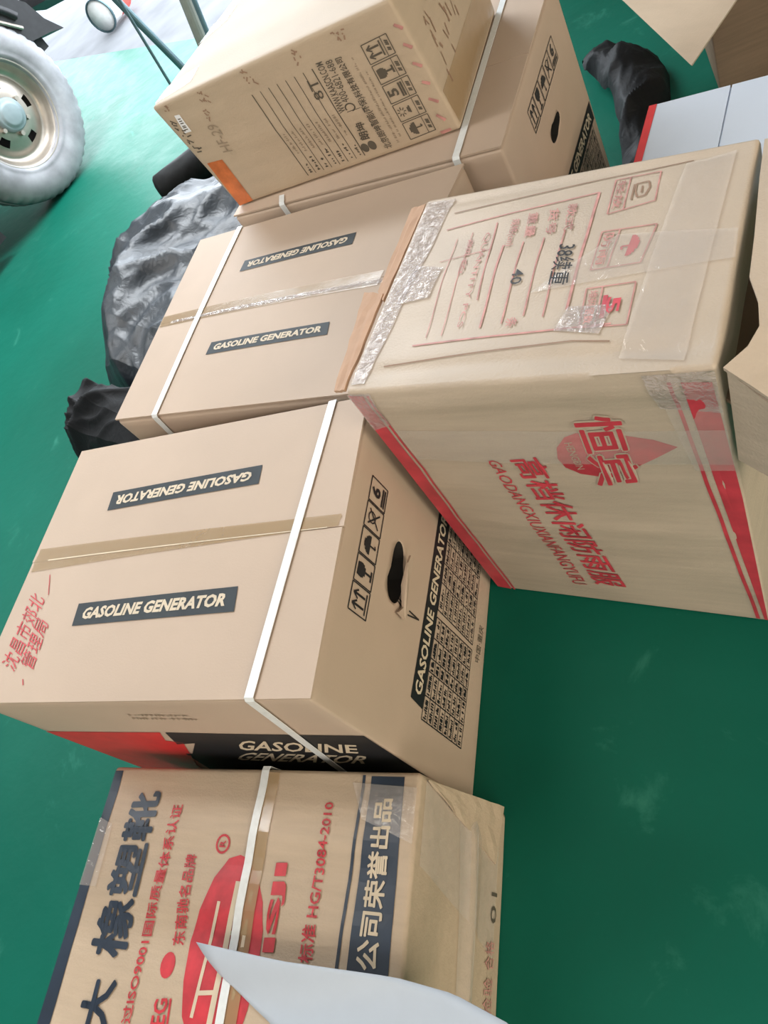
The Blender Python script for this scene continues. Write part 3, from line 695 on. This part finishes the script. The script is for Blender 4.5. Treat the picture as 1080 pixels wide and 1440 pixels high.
# torn flaps: two strips folded out over the neighbouring carton, one big flap on the far right
def flap_sheet(name, edge_in, edge_out, thick, mat, n=10, m=4, jag=.004, seed=0):
    vs, fs = [], []; k = (n + 1) * (m + 1)
    nn = (Vector(edge_in[1]) - Vector(edge_in[0])).cross(Vector(edge_out[0]) - Vector(edge_in[0])).normalized()
    if nn.z < 0: nn = -nn
    for l in (0, 1):
        for i in range(n + 1):
            for j in range(m + 1):
                t = i / n; w = j / m
                p = Vector(edge_in[0]).lerp(Vector(edge_in[1]), t); q = Vector(edge_out[0]).lerp(Vector(edge_out[1]), t)
                r = p.lerp(q, w * (1 + (jag / max(.01, (q - p).length)) * noise.noise(Vector((t * 9, seed, 0))) * (w > .9)))
                vs.append(r - nn * thick * l + nn * .004 * noise.noise(Vector((t * 4, w * 3, seed))))
    id_ = lambda i, j, l: l * k + i * (m + 1) + j
    for i in range(n):
        for j in range(m):
            fs.append((id_(i,j,0), id_(i+1,j,0), id_(i+1,j+1,0), id_(i,j+1,0))); fs.append((id_(i,j+1,1), id_(i+1,j+1,1), id_(i+1,j,1), id_(i,j,1)))
    for i in range(n): fs.append((id_(i,0,1), id_(i+1,0,1), id_(i+1,0,0), id_(i,0,0))); fs.append((id_(i,m,0), id_(i+1,m,0), id_(i+1,m,1), id_(i,m,1)))
    for j in range(m): fs.append((id_(0,j,0), id_(0,j+1,0), id_(0,j+1,1), id_(0,j,1))); fs.append((id_(n,j,1), id_(n,j+1,1), id_(n,j+1,0), id_(n,j,0)))
    return obj(name, vs, fs, mat, H.root)
flap_sheet('torn_flap', ((.7945,.845,.662),(.751,.622,.664)), ((.762,.857,.655),(.7275,.664,.652)), .005, M_kraft_edge, seed=1)
flap_sheet('torn_flap', ((.748,.640,.664),(.716,.445,.664)), ((.702,.669,.655),(.689,.458,.654)), .005, M_kraft_edge, seed=2)
flap_sheet('side_flap', ((.7925,.845,.652),(.716,.450,.652)), ((.745,.86,.600),(.694,.47,.600)), .004, M_coat, seed=3)
# right flap: hinged at the front corner, standing out past a dark torn gap
rf = [(1.3085,.7176,.664),(1.2958,.6376,.668),(1.2813,.5357,.668),(1.2701,.466,.669),(1.2755,.424,.669),(1.2735,.386,.669),(1.2596,.361,.668),(1.2330,.340,.665)]
ro = [(1.46,.70,.62),(1.45,.62,.625),(1.43,.52,.62),(1.42,.45,.61),(1.41,.40,.60),(1.40,.34,.59),(1.39,.28,.57),(1.37,.225,.55)]
vs, fs = [], []; mm = 6
for l in (0, .005):
    for p, q in zip(rf, ro):
        for j in range(mm + 1):
            r = Vector(p).lerp(Vector(q), j / mm); r.z += .012 * math.sin(math.pi * j / mm) - l
            vs.append(r)
n7 = len(rf); kk = n7 * (mm + 1); id_ = lambda i, j, l: l * kk + i * (mm + 1) + j
for i in range(n7 - 1):
    for j in range(mm):
        fs.append((id_(i,j,0), id_(i+1,j,0), id_(i+1,j+1,0), id_(i,j+1,0))); fs.append((id_(i,j+1,1), id_(i+1,j+1,1), id_(i+1,j,1), id_(i,j,1)))
for i in range(n7 - 1): fs.append((id_(i,0,1), id_(i+1,0,1), id_(i+1,0,0), id_(i,0,0))); fs.append((id_(i,mm,0), id_(i+1,mm,0), id_(i+1,mm,1), id_(i,mm,1)))
for j in range(mm): fs.append((id_(0,j,0), id_(0,j+1,0), id_(0,j+1,1), id_(0,j,1))); fs.append((id_(n7-1,j,1), id_(n7-1,j+1,1), id_(n7-1,j+1,0), id_(n7-1,j,0)))
obj('right_flap', vs, fs, M_coat, H.root)
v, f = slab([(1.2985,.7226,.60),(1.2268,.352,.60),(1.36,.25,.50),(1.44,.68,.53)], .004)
obj('gap_shade_sheet', v, f, M_kraft_dark, H.root)  # dark sheet added under the right flap so the torn gap reads dark
v, f = slab([(1.236,.338,.660),(1.229,.330,.50),(1.35,.235,.46),(1.37,.225,.545)], .004)
obj('front_corner_flap', v, f, M_coat, H.root)

# ---- rubber boot carton ----
Eb = Carton('E', 'boot_carton', 'rubber boot carton with red oval and navy band at the bottom of the photo', M_boot, bulge=.006, wrinkle=.004,
            crease={'top': ((.93,-.002,.035,.01),(.80,.0015,.035,.0),(.70,-.0015,.035,.01),(.58,.0015,.035,-.01)), 'right': ((.46,.010,.05,-.02),)})
Eb.body(n=56, round_=.007)
Eb.panel('top', [(.006,.03),(.052,.03),(.038,.985),(.006,.985)], M_navy, 'navy_band', n=3, m=26)
Eb.panel('top', [(.004,.60),(.070,.60),(.062,.80),(.004,.82)], M_clear, 'clear_tape', n=3, m=8, lift=.002)
Eb.text('top', [(.245,.410),(.2105,.920),(.108,.912),(.114,.406)], '橡塑靴', M_navy, 'printed_lettering', bold=.028)
Eb.text('top', [(.250,.215),(.240,.355),(.140,.345),(.135,.205)], '大', M_navy, 'printed_lettering', bold=.028)
Eb.text('top', [(.314,.254),(.304,.877),(.266,.875),(.283,.248)], '过ISO9001国际质量体系认证', M_red, 'printed_lettering', bold=.014)
Eb.text('top', [(.421,.472),(.395,.726),(.358,.723),(.381,.466)], '东南驰名品牌', M_red, 'printed_lettering', bold=.014)
Eb.text('top', [(.4215,.24),(.414,.335),(.375,.327),(.3758,.232)], 'SEG', M_red, 'printed_lettering', bold=.02)
Eb.strokes('top', [((.428,.24),(.420,.335))], .004, M_red, 'underline')
Eb.poly('top', [(.385 + .022 * math.cos(t), .415 + .035 * math.sin(t)) for t in [k * math.pi / 8 for k in range(16)]], M_red, 'red_spot')
cc = [(.4706 + .020 * math.cos(t), .7624 + .026 * math.sin(t)) for t in [k * math.pi / 10 for k in range(21)]]
Eb.strokes('top', [(cc[i], cc[i+1]) for i in range(20)], .0035, M_red, 'registered_ring')
Eb.text('top', [(.480,.752),(.480,.773),(.461,.773),(.461,.752)], 'R', M_red, 'lettering', bold=.02)
oval = Eb.poly('top', [(.5323,.7347),(.5656,.723),(.599,.676),(.627,.611),(.641,.538),(.645,.449),(.639,.345),(.625,.261),(.567,.217),(.501,.237),(.464,.298),(.445,.383),(.436,.483),(.446,.571),(.468,.664),(.499,.722)], M_red, 'red_oval')
Eb.strokes('top', [((.492,.30),(.50,.60),.006),((.545,.28),(.545,.66),.010),((.595,.36),(.59,.64),.006),((.492,.36),(.545,.37),.006),((.545,.52),(.595,.53),.006)], .008, M_cream, 'oval_emblem', oval, lift=.0014)
Eb.text('top', [(.690,.490),(.6855,.725),(.643,.721),(.650,.485)], 'ISJI', M_red, 'printed_lettering', bold=.04)
Eb.text('top', [(.785,.477),(.779,.904),(.748,.904),(.7475,.474)], '标准 HG/T3084-2010', M_red, 'printed_lettering', bold=.016)
Eb.panel('top', [(.838,.03),(.846,.03),(.8542,.988),(.8463,.988)], M_navy, 'navy_pinstripe', n=1, m=26)
nb = Eb.panel('top', [(.871,.03),(.975,.03),(.9597,.985),(.8704,.985)], M_navy, 'navy_band', n=4, m=26)
Eb.text('top', [(.9434,.48),(.9365,.921),(.8886,.919),(.8901,.48)], '公司荣誉出品', M_cream, 'lettering', nb, bold=.022, lift=.0014)
Eb.panel('top', [(.82,.965),(.995,.955),(.995,.80),(.86,.86)], M_clear, 'clear_tape', n=8, m=6, lift=.002)
Eb.panel('top', [(.575,.03),(.625,.03),(.600,.99),(.563,.99)], M_tan_tape, 'packing_tape', n=2, m=26, lift=.002)
pth = []
for k in range(25):
    t = k / 24; v_ = .02 + .975 * t; u_ = .583 - .028 * t
    pth.append((Eb.S('top', u_, v_, .003), UA if False else Eb.P('top', u_ + .01, v_) - Eb.P('top', u_ - .01, v_), Eb.nrm('top')))
pth.append((Eb.S('top', .555, 1.0, .001) + Eb.nrm('back') * .004, pth[-1][1], (Eb.nrm('top') + Eb.nrm('back')).normalized()))
pth.append((Eb.P('back', .445, .8) + Eb.nrm('back') * .006, pth[-1][1], Eb.nrm('back')))
ribbon(pth, .0145, .0011, M_strap, 'strapping_band', Eb.root)
for q in ([(.03,.35),(.985,.40),(.985,.60),(.03,.52)],):
    Eb.panel('right', q, M_clear, 'clear_tape', n=20, m=6, lift=.002)
Eb.panel('right', [(.55,.12),(.985,.10),(.985,.95),(.75,.95)], M_clear, 'clear_tape', n=12, m=8, lift=.0014)
Eb.text('right', [(.40,.10),(.50,.10),(.50,.22),(.40,.22)], '检验', M_faintred, 'stamped_mark')
Eb.text('right', [(.52,.10),(.60,.10),(.60,.22),(.52,.22)], '合格', M_faintred, 'stamped_mark')
Eb.text('right', [(.65,.10),(.74,.10),(.74,.17),(.65,.17)], '01', M_greyink, 'stamped_mark')
# crumpled tape lip standing off the rear corner of the end
vs, fs = [], []
for i in range(11):
    t = i / 10
    for j in range(5):
        w = j / 4
        p = Eb.P('right', .985 - .16 * w * t, .95 - .80 * t) + Eb.nrm('right') * (.003 + .010 * t * (1 - w) + .004 * noise.noise(Vector((t * 6, w * 4, 1))))
        vs.append(p + Vector((0, .012 * (1 - w) * t, 0)))
for i in range(10):
    for j in range(4): q = i * 5 + j; fs.append((q, q + 5, q + 6, q + 1))
lip = obj('bent_corner_flap', vs, fs, M_boot, Eb.root)
md = lip.modifiers.new('card', 'SOLIDIFY'); md.thickness = .003

# ---- white carton behind the rainwear carton ----
yaw = -.19; ex = Vector((math.cos(yaw), math.sin(yaw), 0)); ey = Vector((-math.sin(yaw), math.cos(yaw), 0))
g0 = Vector((1.1155, 1.4165, 0)) - ey * .52
gc = {(u, v, w): g0 + ex * .60 * u + ey * .52 * v + Vector((0, 0, .35 * w)) for u in (0, 1) for v in (0, 1) for w in (0, 1)}
G = Carton('G', 'white_carton', 'white carton with a red printed edge behind the rainwear carton', M_white_card, bulge=.002, corners=gc)
G.body(n=12, lower={(0,0,1):.004,(1,0,1):.004,(1,1,1):.004,(0,1,1):.004})
def uflap(u0, u1):
    vs = [G.S('top', u0, 0), G.S('top', u1, 0), G.S('top', u1, 1), G.S('top', u0, 1)]
    v, f = slab(vs, .004); return obj('top_flap', v, f, M_white_card, G.root)
uflap(0, .275); uflap(.281, 1)
G.panel('top', [(.0,.0),(.028,.0),(.028,1),(.0,1)], M_redband, 'red_edge', n=1, m=8, lift=.001)
G.panel('left', [(.0,.80),(1,.80),(1,1),(0,1)], M_redband, 'red_edge', n=8, m=2, lift=.001)

# ---- open brown carton with a lifted flap at the top right ----
k0 = Vector((1.25, 1.93, 0)); ya = .10; kx = Vector((math.cos(ya), math.sin(ya), 0)); ky = Vector((-math.sin(ya), math.cos(ya), 0))
kc = {(u, v, w): k0 + kx * .42 * u + ky * .34 * v + Vector((0, 0, .33 * w)) for u in (0, 1) for v in (0, 1) for w in (0, 1)}
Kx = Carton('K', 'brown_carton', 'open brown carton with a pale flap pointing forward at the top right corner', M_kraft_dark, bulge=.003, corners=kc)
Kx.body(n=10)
P0, P1, P2 = Vector((1.1999, 1.6912, .25)), Vector((1.060, 1.9334, .35)), Vector((1.3126, 1.7169, .345))
e1, e2 = (P1 - P0).normalized(), (P2 - P0).normalized()
v, f = slab([P0, P0 + e2 * .30, P0 + e2 * .30 + e1 * .62, P0 + e1 * .62], .005)
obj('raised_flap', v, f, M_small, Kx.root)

# ------------------------------------------------------------------ truck (wheel and underbody)
ph = -.3045
AX, HX, ZX = Vector((math.cos(ph), math.sin(ph), 0)), Vector((-math.sin(ph), math.cos(ph), 0)), Vector((0, 0, 1))
WC = Vector((-2.245, 3.40, .462))
truck = thing('truck', 'parked truck showing its dusty front wheel and black mudguard at the left', 'truck', Vector((WC.x, WC.y, 0)))
def lathe(profile, seg, name, mat, parent, skip=None, mod=None):
    vs, fs = [], []; n = len(profile)
    if name == 'tyre': profile = [(.262 + (r - .262) * 1.19, a * 1.1) for r, a in profile]
    for k in range(seg):
        t = 2 * math.pi * k / seg
        for i, (r, a) in enumerate(profile):
            rr = r * (mod(i, k) if mod else 1)
            vs.append(WC + (HX * math.cos(t) + ZX * math.sin(t)) * rr + AX * a)
    for k in range(seg):
        for i in range(n - 1):
            if skip and skip(i, k): continue
            a, b = k * n + i, ((k + 1) % seg) * n + i
            fs.append((a, b, b + 1, a + 1))
    return obj(name, vs, fs, mat, parent, True)
lathe([(.262,-.20),(.30,-.222),(.36,-.222),(.405,-.20),(.428,-.175),(.430,-.155),(.420,-.150),(.420,-.14),(.430,-.135),(.430,-.09),(.420,-.085),(.420,-.075),(.430,-.07),(.429,-.03),(.420,-.006),(.40,.012),(.37,.026),(.335,.030),(.31,.024),(.296,.018),(.290,.020),(.283,.014),(.266,.002),(.262,-.02)],
      144, 'tyre', M_rubber, truck, mod=lambda i, k: (0.982 if (k % 3 == 0 and i in (4, 5, 13, 14)) else 1.0))
rim = lathe([(.266,.000),(.276,.010),(.280,.006),(.278,-.002),(.268,-.006),(.258,-.018),(.250,-.040),(.236,-.060),(.218,-.070),(.205,-.066),(.190,-.050),(.172,-.040),(.152,-.032),(.132,-.026),(.110,-.022),(.085,-.022)],
            100, 'wheel_rim', M_steel, truck, skip=lambda i, k: i in (11, 12) and ((k + 5) % 20) < 6)
lathe([(.0,-.12),(.24,-.12),(.25,-.10)], 40, 'brake_drum', M_black_metal, truck)
lathe([(.088,-.022),(.086,.004),(.076,.012),(.066,.010),(.062,.018),(.050,.021),(.0,.021)], 40, 'hub_cap', M_hub, rim)
for k in range(6):
    t = 2 * math.pi * k / 6 + .3; p = WC + (HX * math.cos(t) + ZX * math.sin(t)) * .102 - AX * .022
    v, f = tube(p, p + AX * .026, .013, 6); obj('wheel_nut', v, f, M_steel, rim)
def tbox(l0, l1, a0, a1, z0, z1):
    b = Vector((WC.x, WC.y, 0))
    c = [b + HX * l + AX * a + ZX * z for z in (z0, z1) for l, a in ((l0, a0), (l1, a0), (l1, a1), (l0, a1))]
    return c, [(0, 1, 2, 3), (7, 6, 5, 4), (0, 4, 5, 1), (1, 5, 6, 2), (2, 6, 7, 3), (3, 7, 4, 0)]
def tpart(name, mat, *a): v, f = tbox(*a); return obj(name, v, f, mat, truck)
v, f = tube(WC - AX * 1.75, WC - AX * .1, .06); obj('axle', v, f, M_black_metal, truck)
tpart('chassis', M_black_metal, -3.6, .55, -1.75, -.10, .52, .80)
tpart('fuel_tank', M_black_metal, -2.2, -.62, -.55, .0, .10, .60)
tpart('side_skirt', M_black_metal, -3.6, -.56, -.08, .0, .10, .85)
tpart('cargo_body', M_truckwhite, -3.6, -.52, -1.9, .02, .86, 1.9)
# mudguard arch over and behind the wheel, then its black end piece
vs, fs = [], []; K = 22
for k in range(K + 1):
    t = math.radians(160 - 128 * k / K)
    for r in (.50, .535):
        for a in (-.28, .02): vs.append(WC + (HX * math.cos(t) + ZX * math.sin(t)) * r + AX * a)
for k in range(K):
    b = 4 * k
    for q in ((0, 1, 5, 4), (2, 6, 7, 3), (0, 4, 6, 2), (1, 3, 7, 5)): fs.append(tuple(b + x for x in q))
obj('mudguard', vs, fs, M_black_metal, truck, True)
def side_prism(pts, a0, a1, name, mat):
    b = Vector((WC.x, WC.y, 0)); n = len(pts)
    vs = [b + HX * l + ZX * z + AX * a for a in (a1, a0) for l, z in pts]
    fs = [tuple(range(n)), tuple(reversed(range(n, 2 * n)))] + [(i, n + i, n + (i + 1) % n, (i + 1) % n) for i in range(n)]
    return obj(name, vs, fs, mat, truck)
side_prism([(.40,.615),(.30,.74),(.28,.95),(.36,.95),(.55,.748),(.58,.641),(.647,.543),(.56,.575)], -.30, .0, 'black_bumper_end', M_black_metal)
side_prism([(.665,.690),(.80,.62),(.84,.66),(.70,.76)], -.25, .0, 'step_bracket', M_black_metal)
v, f = tube(WC + HX * .31 + ZX * .33 + AX * .01, WC + HX * .42 + ZX * .22 + AX * .01, .010, 8); obj('grab_rod', v, f, M_steel, truck)

# ------------------------------------------------------------------ things on the floor
# leaning pipes behind the stamped carton
def pipe(p0, pm, r, h, mat, label):
    p0, pm = Vector(p0), Vector(pm); d = (pm - p0); p1 = p0 + d * (h / d.z)
    p0 = p0 + Vector((0, 0, r))
    v, f = tube(p0, p1, r, 14)
    o = obj('steel_pipe', v, f, mat); tag(o, label, 'pipe', 'pipes leaning behind the cartons'); return o
pipe((-1.345,3.502,0), (-1.2977,3.535,.6059), .008, 1.5, M_pipe, 'thinnest dark rod standing nearest the truck wheel')
pipe((-1.36,3.79,0), (-1.44,3.735,.5246), .020, 1.6, M_pipe, 'blue-grey pipe leaning left in the middle of the three')
pipe((-1.28,3.87,0), (-1.2034,3.9198,.381), .034, 1.5, M_pipe2, 'thick dull grey pipe standing furthest right')
pipe((-1.185,3.78,0), (-1.1196,3.842,.3773), .014, 1.5, M_pipe, 'narrow dark blue pipe touching the thick grey one')

# bucket lying outside the doorway
bk = thing('bucket', 'red and white bucket lying on the bright concrete outside', 'bucket', (-3.1, 5.95, 0))
def bucket():
    a0, a1 = Vector((-3.1125, 5.8618, .13)), Vector((-3.06, 6.28, .115)); d = (a1 - a0).normalized(); s = d.orthogonal().normalized(); t = d.cross(s)
    def ring(c, r): return [c + (s * math.cos(2*math.pi*k/28) + t * math.sin(2*math.pi*k/28)) * r for k in range(28)]
    def loft(name, secs, mat):
        vs = sum((ring(a0 + d * x, r) for x, r in secs), []); fs = []
        for i in range(len(secs) - 1):
            for k in range(28): fs.append((i*28+k, i*28+(k+1)%28, (i+1)*28+(k+1)%28, (i+1)*28+k))
        obj(name, vs, fs, mat, bk, True)
    loft('white_shell', [(.002,0.001),(.002,.115),(.16,.111)], M_truckwhite)
    loft('red_shell', [(.16,.111),(.33,.106),(.33,.001)], M_lampred)
    loft('rim', [(-.008,.118),(-.008,.128),(.012,.128),(.012,.116)], M_pipe)
bucket()

# short black roller
ra, rb = Vector((-1.10, 2.588, .085)), Vector((-.82, 2.77, .085)); d = (rb - ra).normalized(); s1 = d.orthogonal().normalized(); s2 = d.cross(s1)
vs, fs = [], []; L = (rb - ra).length; prof = [(0, .001), (0, .05), (.008, .072), (.02, .083), (.08, .085), (.16, .082), (L - .02, .083), (L, .07), (L, .001)]
for x, r in prof:
    for k in range(22):
        t = 2 * math.pi * k / 22; rr = r * (1 + .05 * noise.noise(Vector((x * 12, k * .9, 2))))
        vs.append(ra + d * x + (s1 * math.cos(t) + s2 * math.sin(t)) * rr)
for i in range(len(prof) - 1):
    for k in range(22): fs.append((i*22+k, i*22+(k+1)%22, (i+1)*22+(k+1)%22, (i+1)*22+k))
tag(obj('rubber_roller', vs, fs, M_blackblock, smooth=True), 'short black rubber roller lying beyond the black tarp', 'roller')

# black tarp heaped beside the cartons
def heap(name, rows, mat, label, cat, amp, seed, n=110, m=80, freq=5.0, power=.55):
    """rows: (left point, right point, height) along its length"""
    vs, fs = [], []
    def at(t):
        x = t * (len(rows) - 1); i = min(int(x), len(rows) - 2); w = x - i; w = w * w * (3 - 2 * w)
        a, b = rows[i], rows[i + 1]
        return [Vector((*a[k], 0)).lerp(Vector((*b[k], 0)), w) for k in (0, 1)] + [a[2] + (b[2] - a[2]) * w]
    for i in range(n + 1):
        t = i / n; l, r, h = at(t); endf = min(1, 14 * t * (1 - t)) ** .5
        for j in range(m + 1):
            w = j / m; p = l.lerp(r, w)
            prof = (max(0, math.sin(math.pi * min(1, .04 + w * .96) ** .75)) ** power) if w < 1 else 0
            q = Vector((p.x * freq, p.y * freq, seed))
            an = .9 + .9 * noise.noise(Vector((p.x * .8, p.y * .8, seed + 4)))          # folds run in slowly turning directions
            px_, py_ = p.x + .5, p.y - 1.7; a_, b_ = px_ * math.cos(an) + py_ * math.sin(an), -px_ * math.sin(an) + py_ * math.cos(an)
            ridge = (1 - abs(noise.noise(Vector((a_ * freq * .38, b_ * freq * .8, seed))))) ** 4 - .35
            fine = (1 - abs(noise.noise(Vector((a_ * freq * 1.6, b_ * freq * 2.6, seed + 8))))) ** 3 - .4
            z = h * endf * prof * (1 + .22 * noise.noise(q * .35)) + amp * (ridge + .30 * fine + .25 * noise.noise(q * 1.3)) * min(1, 4 * prof * endf)
            edge = .022 * noise.noise(Vector((p.y * 9, w * 3, seed))) * (1 - w)
            vs.append(p + Vector((edge, 0, max(.003, z + .004))))
    for i in range(n):
        for j in range(m):
            q = i * (m + 1) + j; fs.append((q, q + m + 1, q + m + 2, q + 1))
    b0 = len(vs)
    vs += [(v[0], v[1], .001) for v in vs[:b0]] if False else []
    return tag(obj(name, vs, fs, mat, smooth=True), label, cat)
heap('black_tarp', [((-.78,1.285),(-.02,.93),.10), ((-.80,1.36),(.02,1.0),.20), ((-.82,1.52),(.03,1.14),.27), ((-.98,1.80),(.05,1.35),.28), ((-1.08,2.05),(.10,1.60),.27), ((-1.03,2.25),(.16,1.85),.24), ((-.86,2.36),(.18,2.05),.20), ((-.66,2.44),(.10,2.25),.12)],
     M_tarp, 'crumpled black plastic tarp heaped on the floor beside the generator cartons', 'tarp', .06, 3.0)
heap('black_cloth', [((-.76,.96),(-.03,.63),.12), ((-.86,1.08),(-.03,.72),.24), ((-.86,1.18),(-.03,.80),.27), ((-.80,1.27),(-.03,.915),.24)],
     M_bag, 'dark folded cloth at the near end of the black tarp', 'cloth', .05, 9.0, n=90, m=90, freq=7)
heap('black_bag', [((.985,1.66),(1.10,1.66),.06), ((.985,1.86),(1.09,1.84),.12), ((.965,2.04),(1.12,2.00),.12), ((.88,2.20),(1.12,2.12),.12), ((.86,2.34),(1.06,2.26),.07)],
     M_bag, 'black plastic bag on the floor right of the rearmost generator carton', 'bag', .03, 14.0, n=60, m=30, freq=9)

# loose white sheet curling up on the boot carton
vs, fs = [], []; n, m = 24, 14
tip = [(.435,-.293),(.5978,-.295),(.7738,-.288),(.8528,-.293),(.9262,-.311),(.98,-.345)]      # far edge, left to right
near = [(.4815,-.327),(.5484,-.355),(.60,-.375),(.66,-.42),(.72,-.46),(.80,-.50)]
def lerp_list(L, t):
    x = t * (len(L) - 1); i = min(int(x), len(L) - 2); w = x - i
    return (L[i][0] + (L[i+1][0] - L[i][0]) * w, L[i][1] + (L[i+1][1] - L[i][1]) * w)
for lay in (0, .0012):
    for i in range(n + 1):
        t = i / n; a = lerp_list(tip, t); b = lerp_list(near, t)
        for j in range(m + 1):
            w = j / m; x, y = a[0] + (b[0] - a[0]) * w, a[1] + (b[1] - a[1]) * w
            z = .358 + .012 * math.sin(t * 3.0) * (1 - w) - .014 * w + .004 * math.sin(t * 9 + w * 3)
            vs.append((x, y, max(z, .3415) + lay))
k = (n + 1) * (m + 1)
for i in range(n):
    for j in range(m):
        q = i * (m + 1) + j
        fs.append((q, q + 1, q + m + 2, q + m + 1)); fs.append((k + q, k + q + m + 1, k + q + m + 2, k + q + 1))
for i in range(n):
    q = i * (m + 1); fs.append((q, q + m + 1, k + q + m + 1, k + q)); q += m; fs.append((q, k + q, k + q + m + 1, q + m + 1))
for j in range(m):
    fs.append((j, k + j, k + j + 1, j + 1)); q = n * (m + 1) + j; fs.append((q, q + 1, k + q + 1, k + q))
tag(obj('white_sheet', vs, fs, M_white_plastic, smooth=True), 'loose white plastic sheet lying across the boot carton at the bottom edge', 'sheet')
